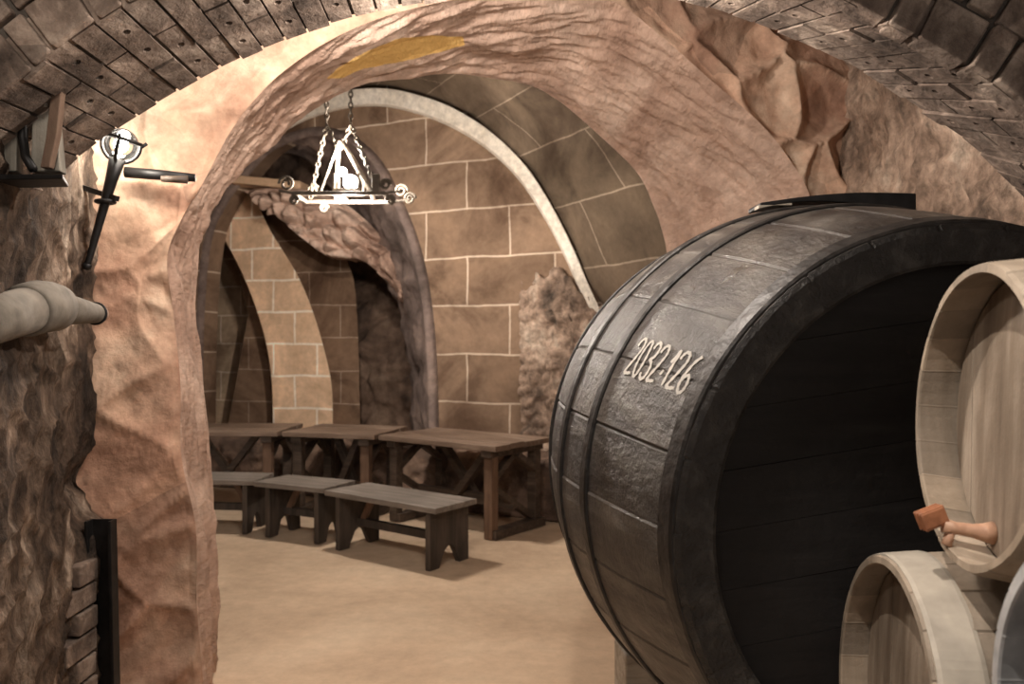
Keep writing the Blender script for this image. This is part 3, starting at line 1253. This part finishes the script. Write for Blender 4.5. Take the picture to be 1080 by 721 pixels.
# wooden tap low on the head of the top barrel (local: -y points out of the head)
tap = MB()
tx, tz = -.060, -.212
tap.tube([(tx, .074, tz), (tx, .058, tz), (tx - .002, .04, tz + .001), (tx - .004, .012, tz + .003), (tx - .006, -.008, tz + .006)], [.021, .0165, .0125, .0115, .0135], 16)
tp = tap.build('tap', M['tapstem'], up, smooth=True)
tp['label'] = 'turned wooden tap stem'
k = MB()
kc = Vector((tx - .008, -.028, tz + .018))
q = Matrix.Rotation(R(24), 3, 'X') @ Matrix.Rotation(R(10), 3, 'Z')
k.box((.030, .046, .030), kc, q)
for s in (-1, 0, 1):
    k.box((.006, .048, .036), kc + q @ Vector((s * .010, 0, 0)), q)
k.tube([kc, (tx - .006, -.004, tz + .008)], .009, 10)
k.build('tap_handle', M['tap'], tp, bevel=.003)
k = MB()
k.tube([(tx - .005, .006, tz + .002), (tx - .005, .002, tz - .018), (tx - .005, -.001, tz - .030)], [.0085, .0085, .0095], 12)
k.build('tap_spout', M['tapstem'], tp, smooth=True)

# stands that carry the stack
rack = thing('barrel_stand', 'low dark timber stand under the lower pale oak barrel', 'stand', (1.1, 1.57, 0), group='timber stands under the small barrels')
for x in (-.22, .24):
    mb = MB()
    mb.box((.09, .62, .08), (x, 0, .46))
    mb.build('rail', M['post'], rack, bevel=.006)
    for y in (-.25, .25):
        mb = MB()
        mb.box((.09, .09, .42), (x, y, .21))
        mb.build('leg', M['post'], rack, bevel=.006)
rack = thing('barrel_stand', 'tall dark timber stand under the grey rimmed barrel at the corner', 'stand', (.98, .876, 0), group='timber stands under the small barrels')
for x in (-.15, .18):
    mb = MB()
    mb.box((.08, .40, .08), (x, 0, .775))
    mb.build('rail', M['post'], rack, bevel=.006)
    for y in (-.15, .15):
        mb = MB()
        mb.box((.08, .08, .735), (x, y, .3675))
        mb.build('leg', M['post'], rack, bevel=.006)


# ================================================================== TABLES AND BENCHES
def table(P, d, Ln, D, label, H=.77, warm=True):
    d = Vector((d[0], d[1], 0)).normalized()
    nrm = Vector((-d.y, d.x, 0))
    if nrm.y < 0:
        nrm = -nrm
    m = Matrix((d, nrm, Vector((0, 0, 1)))).transposed().to_4x4()
    m.translation = Vector((P[0], P[1], 0))
    t = thing('trestle_table', label, 'table', mat=m, group='old wooden tables in a row')
    mb = MB()
    npl = 4
    for i in range(npl):
        w = D / npl
        dz = random.uniform(-.003, .003)
        mb.box((Ln + random.uniform(-.012, .012), w - .004, .045), (Ln / 2, w * (i + .5), H - .0225 + dz))
    mb.build('tabletop', M['tabletop'], t, bevel=.004)
    for x in (.12, Ln - .12):
        mb = MB()
        mb.box((.10, D - .06, .06), (x, D / 2, H - .077))
        mb.build('batten', M['table'], t, bevel=.004)
        for y in (.10, D - .10):
            mb = MB()
            mb.box((.085, .085, H - .105), (x, y, (H - .105) / 2))
            mb.build('leg', M['post'] if x < .5 and y < .2 else M['table'], t, bevel=.005)
        for a, b in (((x + .02, .14, H - .30), (x + .02, .42, H - .11)), ((x + .02, .12, .42), (x + .02, D - .14, .09)), ((x - .03, D - .14, .50), (x - .03, .40, H - .11))):
            mb = MB()
            mb.bar(a, b, .05, .07, (1, 0, 0))
            mb.build('brace', M['table'], t, bevel=.004)
        mb = MB()
        mb.box((.11, D - .1, .07), (x - .02, D / 2 + .02, .036))
        mb.build('foot_rail', M['table'], t, bevel=.005)
    for y, fl in ((D * .42, 1), (D * .62, -1)):
        a, b = (.30, y, H - .06), (Ln * .55, y, .22)
        if fl < 0:
            a, b = (Ln - .30, y, H - .06), (Ln * .45, y, .22)
        mb = MB()
        mb.bar(a, b, .06, .08, (0, 1, 0))
        mb.build('diagonal_brace', M['table'], t, bevel=.004)
    mb = MB()
    mb.box((Ln - .2, .06, .09), (Ln / 2, D / 2, .24))
    mb.build('stretcher', M['table'], t, bevel=.004)
    return t


table((-.136, 6.41), (-.796, .606), 1.33, .80, 'brown trestle table nearest the huge black cask')
table((-1.235, 7.20), (-.965, .26), .92, .78, 'middle trestle table of the row, under the hanging lamp')
table((-2.16, 7.42), (-.999, .04), 1.25, .78, 'farthest trestle table, half hidden by the rock pillar', H=.775)


def bench(P, d, Ln, D, label, H=.45):
    d = Vector((d[0], d[1], 0)).normalized()
    nrm = Vector((-d.y, d.x, 0))
    if nrm.y < 0:
        nrm = -nrm
    m = Matrix((d, nrm, Vector((0, 0, 1)))).transposed().to_4x4()
    m.translation = Vector((P[0], P[1], 0))
    t = thing('plank_bench', label, 'bench', mat=m, group='low plank benches in a row')
    mb = MB()
    mb.box((Ln, D / 2 - .002, .04), (Ln / 2, D * .25, H - .02))
    mb.box((Ln - .01, D / 2 - .002, .04), (Ln / 2, D * .75, H - .021))
    mb.build('seat', M['bench'], t, bevel=.004)
    for x in (.09, Ln - .13):
        h = H - .042
        mb = MB()
        poly = [(.02, 0), (.12, 0), (D / 2 - .05, .12), (D / 2, .15), (D / 2 + .05, .12), (D - .12, 0), (D - .02, 0), (D - .02, h), (.02, h)]
        mb.prism([Vector((x - .022, y, z)) for y, z in poly], (.045, 0, 0))
        mb.build('leg', M['benchleg'], t, bevel=.004)
        mb = MB()
        s = 1 if x < Ln / 2 else -1
        mb.bar((x + s * .04, D / 2, .16), (x + s * .17, D / 2, h - .005), .05, .035, (0, 1, 0))
        mb.build('brace', M['post'], t, bevel=.003)
    mb = MB()
    mb.box((Ln - .26, .05, .06), (Ln / 2 - .02, D / 2, .19))
    mb.build('stretcher', M['benchleg'], t, bevel=.004)
    return t


bench((-.53, 5.56), (-.80, .60), 1.16, .46, 'low plank bench nearest the huge black cask')
bench((-1.48, 6.33), (-.90, .43), .72, .42, 'middle plank bench of the row on the sandy floor')
bench((-2.14, 6.68), (-.99, .12), 1.15, .42, 'farthest plank bench, half hidden by the rock pillar')

# ================================================================== HANGING LAMP
LY = 6.55
LP = C(364, 208, LY)
px = LY / F_PX
ch = thing('hanging_lamp', 'pale wrought iron lamp with scrolls hanging on chains over the tables', 'lamp', LP)
CE = 3.98 - LP.z
mb = MB()
a, b = -.37, .35
for p, q in (((a, -.2, 0), (b, -.2, 0)), ((a, .2, 0), (b, .2, 0)), ((a, -.2, 0), (a, .2, 0)), ((b, -.2, 0), (b, .2, 0))):
    mb.bar(p, q, .028, .030)
mb.bar((-.02, -.2, .0), (-.02, .2, 0), .05, .02)
for x0, x1 in ((.34, .50), (-.36, -.48)):
    for y in (-.2, .2):
        mb.bar((x0, y, .0), (x1, y, .02), .022, .018)
mb.build('frame', M['paleiron'], ch, bevel=.004)


def spiral(cx, cz, r, sg, y, turn=1.6):
    pts = []
    for i in range(34):
        th = i / 33 * turn * 2 * PI
        rr = r * (1 - .75 * i / 33)
        pts.append((cx + sg * rr * math.cos(th), y, cz + rr * math.sin(th)))
    return pts


for (x, z, r, sg, y) in ((-.42, .075, .062, -1, -.2), (-.30, .095, .055, -1, .2), (-.36, -.055, .038, 1, -.2), (-.22, -.05, .038, 1, .2), (.43, .095, .055, 1, .2), (.40, -.055, .040, -1, -.2), (.36, .07, .045, 1, -.2), (.50, .03, .05, 1, .2)):
    mb = MB()
    mb.tube(spiral(x, z, r, sg, y), .011, 8)
    mb.build('scroll', M['paleiron'], ch, smooth=True)


def chain(p, q, name='chain'):
    p, q = Vector(p), Vector(q)
    n = max(3, int((q - p).length / .042))
    d = (q - p).normalized()
    s = d.cross(Vector((0, 1, 0)))
    if s.length < .1:
        s = Vector((1, 0, 0))
    s.normalize()
    w = d.cross(s)
    mb = MB()
    for i in range(n):
        c = p.lerp(q, (i + .5) / n)
        side = s if i % 2 else w
        h = (q - p).length / n * .66
        pts = [c + d * h * math.cos(2 * PI * k / 10) + side * .016 * math.sin(2 * PI * k / 10) for k in range(10)]
        mb.tube(pts, .0065, 6, True)
    return mb.build(name, M['paleiron'], ch, smooth=True)


AL, AR = Vector((-.15, .0, .60)), Vector((.045, .0, .60))
chain(AL, (-.15, .0, CE))
chain(AR, (.045, .0, CE))
chain(AR, (.29, -.19, .03))
chain(AR, (-.05, .1, .42))
chain(AL, (-.33, .19, .03))
chain(AL, (-.06, -.05, .42))
for p, q in (((-.055, 0, .46), (-.16, -.19, .02)), ((-.02, 0, .46), (.25, -.19, .02)), ((-.05, .0, .46), (-.12, .19, .02)), ((-.02, .0, .46), (.20, .19, .02))):
    mb = MB()
    mb.bar(p, q, .030, .022)
    mb.build('strut', M['paleiron'], ch, bevel=.003)
for x in (.285,):
    mb = MB()
    mb.box((.06, .05, .15), (x, -.2, .075))
    mb.build('corner_block', M['paleiron'], ch, bevel=.006)
mb = MB()
mb.box((.22, .22, .025), (.03, 0, .045))
for sx in (-1, 1):
    for sy in (-1, 1):
        mb.box((.014, .014, .13), (.03 + sx * .1, sy * .1, .115))
mb.build('lantern_cage', M['paleiron'], ch, bevel=.002)
for bx, bz, r in ((.045, .125, .060), (-.02, .21, .035)):
    mb = MB()
    mb.lathe([(r * math.sin(PI * i / 12), bz - r * math.cos(PI * i / 12)) for i in range(13)], 20, Matrix.Translation((bx, 0, 0)))
    mb.build('bulb', M['lantern'], ch, smooth=True)

# ================================================================== WALL TORCH
TG = C(128, 152, 3.10)
TB = C(92, 280, 3.13)
torch = thing('wall_torch', 'black iron torch lamp with a lit glass globe on the left wall', 'lamp', TB)


def rel(p):
    return Vector(p) - TB


axis = (TG - TB).normalized()
top = rel(TG - axis * .055)
mb = MB()
mb.tube([(0, 0, 0), axis * .02, top * .55, top * .8, top], [.016, .012, .017, .022, .030], 14)
mb.lathe([(.0, -.018), (.014, -.012), (.019, 0), (.014, .012), (0, .018)], 12)
mb.build('shaft', M['iron'], torch, smooth=True)
mb = MB()
pl = rel(C(84, 196, 3.16))
mb.box((.035, .05, .17), pl + Vector((-.02, 0, .0)))
mb.build('back_plate', M['iron'], torch, bevel=.006)
mb = MB()
ar = top * .60
mb.bar(pl, ar + Vector((.05, -.01, .01)), .024, .020)
mb.tube([ar + Vector((.032 * math.cos(2 * PI * k / 16), .032 * math.sin(2 * PI * k / 16), 0)) for k in range(16)], .008, 8, True)
mb.build('bracket_arm', M['iron'], torch, bevel=0)
gz = axis.to_track_quat('Z', 'Y').to_matrix().to_4x4()
gm = Matrix.Translation(rel(TG)) @ gz
gr = .063
mb = MB()
mb.lathe([(gr * math.sin(PI * i / 16), -gr * math.cos(PI * i / 16)) for i in range(17)], 28, gm)
mb.build('globe', M['glass'], torch, smooth=True)
mb = MB()
mb.lathe([(.024 * math.sin(PI * i / 10), .028 - .028 * math.cos(PI * i / 10)) for i in range(11)], 16, gm)
mb.build('bulb', M['bulb'], torch, smooth=True)
mb = MB()
mb.tube([gm @ Vector((.069 * math.cos(2 * PI * k / 28), .069 * math.sin(2 * PI * k / 28), .022)) for k in range(28)], .0075, 8, True)
mb.build('cage_ring', M['iron'], torch, smooth=True)
for k in range(4):
    a = PI / 2 * k + .5
    mb = MB()
    pts = [gm @ Vector((.069 * math.sin(x) * math.cos(a), .069 * math.sin(x) * math.sin(a), -.069 * math.cos(x))) for x in [.25 + .3 * i for i in range(6)]]
    pts.append(gm @ Vector((.085 * math.cos(a), .085 * math.sin(a), .034)))
    mb.tube(pts, .007, 8)
    mb.build('cage_bar', M['iron'], torch, smooth=True)

# cable hanging behind the torch
mb = MB()
mb.tube([C(84, 215, 3.14), C(82, 240, 3.15), C(85, 262, 3.15), C(88, 278, 3.155)], .006, 8)
tag(mb.build('cable', M['iron'], smooth=True), 'short black cable hanging on the wall behind the torch', 'cable')

# ================================================================== THINGS ON THE LEFT WALL
# thick pale pipe with a sleeve
A, B, E_ = C(-60, 352, 1.95), C(44, 322, 2.44), C(108, 331, 2.85)
pp = thing('wall_pipe', 'thick pale plastered pipe with a sleeve sticking out along the left wall', 'pipe', B)


def pr(p):
    return Vector(p) - B


mb = MB()
mb.tube([pr(A), pr(A.lerp(B, .5)), pr(B)], [.062, .066, .068], 28)
mb.build('thick_pipe', M['pipe'], pp, smooth=True)
mb = MB()
d1 = (B - A).normalized()
d2 = (E_ - B).normalized()
mb.tube([-d1 * .10, -d1 * .095, -d1 * .02, d2 * .03, d2 * .075, d2 * .08], [.070, .078, .080, .078, .074, .055], 28)
mb.build('sleeve', M['pipe'], pp, smooth=True)
mb = MB()
mb.tube([d2 * .05, pr(B.lerp(E_, .5)), pr(B.lerp(E_, .86)), pr(B.lerp(E_, .9))], [.050, .046, .034, .031], 24)
mb.build('thin_pipe', M['pipe'], pp, smooth=True)
mb = MB()
mb.tube([pr(B.lerp(E_, .88)), pr(B.lerp(E_, .97)), pr(E_)], [.028, .028, .020], 20)
o = mb.build('end_plug', M['pipeend'], pp, smooth=True)
o['label'] = 'brown round plug'
mb = MB()
rc = B.lerp(E_, .87)
e1 = d2.cross(Vector((0, 0, 1))).normalized()
e2 = e1.cross(d2)
mb.tube([pr(rc) + (e1 * math.cos(2 * PI * k / 20) + e2 * math.sin(2 * PI * k / 20)) * .036 for k in range(20)], .005, 8, True)
mb.build('wire_tie', M['iron'], pp, smooth=True)

# timber bracket under the springing of the brick arch
BY = 2.27
br = thing('timber_bracket', 'old grey timber bracket with iron strap under the left end of the brick arch', 'bracket', C(30, 188, BY))
o_ = C(30, 188, BY)


def bl(u, v, Y):
    return C(u, v, Y) - o_


mb = MB()
mb.prism([bl(-40, 190, 2.2), bl(66, 188, 2.2), bl(66, 183, 2.2), bl(-40, 183, 2.2)], (-.05, .12, 0))
mb.build('shelf', M['iron'], br, bevel=.003)
mb = MB()
mb.prism([bl(-45, 180, 2.25), bl(17, 180, 2.25), bl(20, 45, 2.25), bl(-45, 45, 2.25)], (-.01, .05, 0))
mb.build('board', M['oldwood'], br, bevel=.004)
mb = MB()
mb.prism([bl(32, 180, 2.25), bl(64, 180, 2.25), bl(58, 120, 2.25), bl(60, 50, 2.25), bl(36, 50, 2.25)], (-.01, .05, 0))
mb.build('board', M['oldwood'], br, bevel=.004)
mb = MB()
mb.prism([bl(42, 176, 2.22), bl(52, 176, 2.22), bl(60, 140, 2.22), bl(64, 100, 2.22), bl(74, 50, 2.22), bl(60, 50, 2.22), bl(52, 110, 2.22), bl(48, 145, 2.22)], (0, .025, 0))
o = mb.build('curved_slat', M['brownwood'], br, bevel=.003)
mb = MB()
pts = [bl(26, 50, 2.26), bl(26, 100, 2.26), bl(24, 145, 2.25), bl(27, 165, 2.23), bl(35, 178, 2.21)]
mb.tube(pts, [.012, .013, .013, .012, .012], 10)
mb.build('iron_strap', M['iron'], br, smooth=True)
mb = MB()
mb.tube([bl(10, 105, 2.235), bl(30, 107, 2.225), bl(50, 110, 2.23)], .007, 8)
mb.build('cross_pin', M['oldwood'], br, smooth=True)

# black iron channel standing at the end of the left wall
p0 = C(104, 721, 3.06)
mb = MB()
zt = C(100, 548, 3.06).z
w = .10
poly = [(-w / 2, 0), (-w / 2, -.05), (-w / 2 + .012, -.05), (-w / 2 + .012, -.012), (w / 2 - .012, -.012), (w / 2 - .012, -.05), (w / 2, -.05), (w / 2, 0)]
mb.prism([Vector((x, y, 0.002)) for x, y in poly], (-.02, 0, zt))
o = mb.build('iron_channel', M['iron'], bevel=.002)
o.location = (p0.x + .03, 3.08, 0)
tag(o, 'black iron channel standing upright between left wall and rock pillar', 'channel')

# old rod let into the pillar beside the torch
PY = 3.26
ps = thing('iron_rod', 'rusty rod and thin pipe fixed to the pillar right of the torch', 'rod', C(170, 185, PY))
pc = C(170, 185, PY)
mb = MB()
mb.tube([C(132, 181, PY - .02) - pc, C(170, 184, PY) - pc, C(206, 187, PY + .03) - pc], [.022, .021, .016], 14)
mb.build('rod', M['iron'], ps, smooth=True)
mb = MB()
mb.tube([C(170, 188, PY - .03) - pc, C(198, 189, PY - .01) - pc], [.012, .016], 12)
mb.build('pipe_end', M['table'], ps, smooth=True)

# ================================================================== LIGHT
w = bpy.data.worlds.new('World')
sc.world = w
w.use_nodes = True
w.node_tree.nodes['Background'].inputs[0].default_value = (1.0, .92, .86, 1)
w.node_tree.nodes['Background'].inputs[1].default_value = .55


def lamp(name, p, power, c, r=.05):
    l = bpy.data.lights.new(name, 'POINT')
    l.energy = power
    l.color = c
    l.shadow_soft_size = r
    o = bpy.data.objects.new(name, l)
    o.location = p
    col.objects.link(o)
    return o


WARM = (1, .84, .68)
lamp('lamp_torch', TG + axis * .005, 17, (1, .90, .80), .03)
lamp('lamp_chandelier', LP + Vector((.03, -.02, .33)), 185, (1, .90, .80), .05)
lamp('lamp_chandelier_low', LP + Vector((.03, -.05, -.08)), 120, (1, .90, .80), .05)
lamp('lamp_near', (.0, 2.24, 2.58), 68, (1, .90, .80), .04)
lamp('lamp_left', (-1.0, 1.15, 2.7), 24, (1, .90, .79), .05)
lamp('lamp_fill_arch', (-.50, 2.78, 3.08), 84, (1, .89, .80), .06)  # unseen fill light added to brighten the passage, no fitting there
lamp('lamp_alcove', (-4.6, 9.0, 2.9), 110, WARM, .08)
sp = bpy.data.lights.new('lamp_barrels', 'SPOT')
sp.energy = 140
sp.color = (1, .90, .80)
sp.spot_size = R(44)
sp.spot_blend = .5
sp.shadow_soft_size = .015
so = bpy.data.objects.new('lamp_barrels', sp)
so.location = (-.05, .85, 2.85)
so.rotation_euler = (Vector((.98, 1.32, .95)) - so.location).to_track_quat('-Z', 'Y').to_euler()
col.objects.link(so)

# ================================================================== CAMERA
cam = bpy.data.cameras.new('camera')
cam.sensor_width = 36
cam.lens = F_PX / 1080 * 36
cam.clip_start = .02
cam.dof.use_dof = True
cam.dof.focus_distance = 2.35
cam.dof.aperture_fstop = 4.0
co = bpy.data.objects.new('camera', cam)
co.location = (0, 0, EYE)
co.rotation_euler = (R(90), 0, 0)
col.objects.link(co)
sc.camera = co
vs = sc.view_settings
vs.view_transform = 'Standard'
vs.look = 'None'
vs.exposure = 0
vs.gamma = 1
vs.use_curve_mapping = False
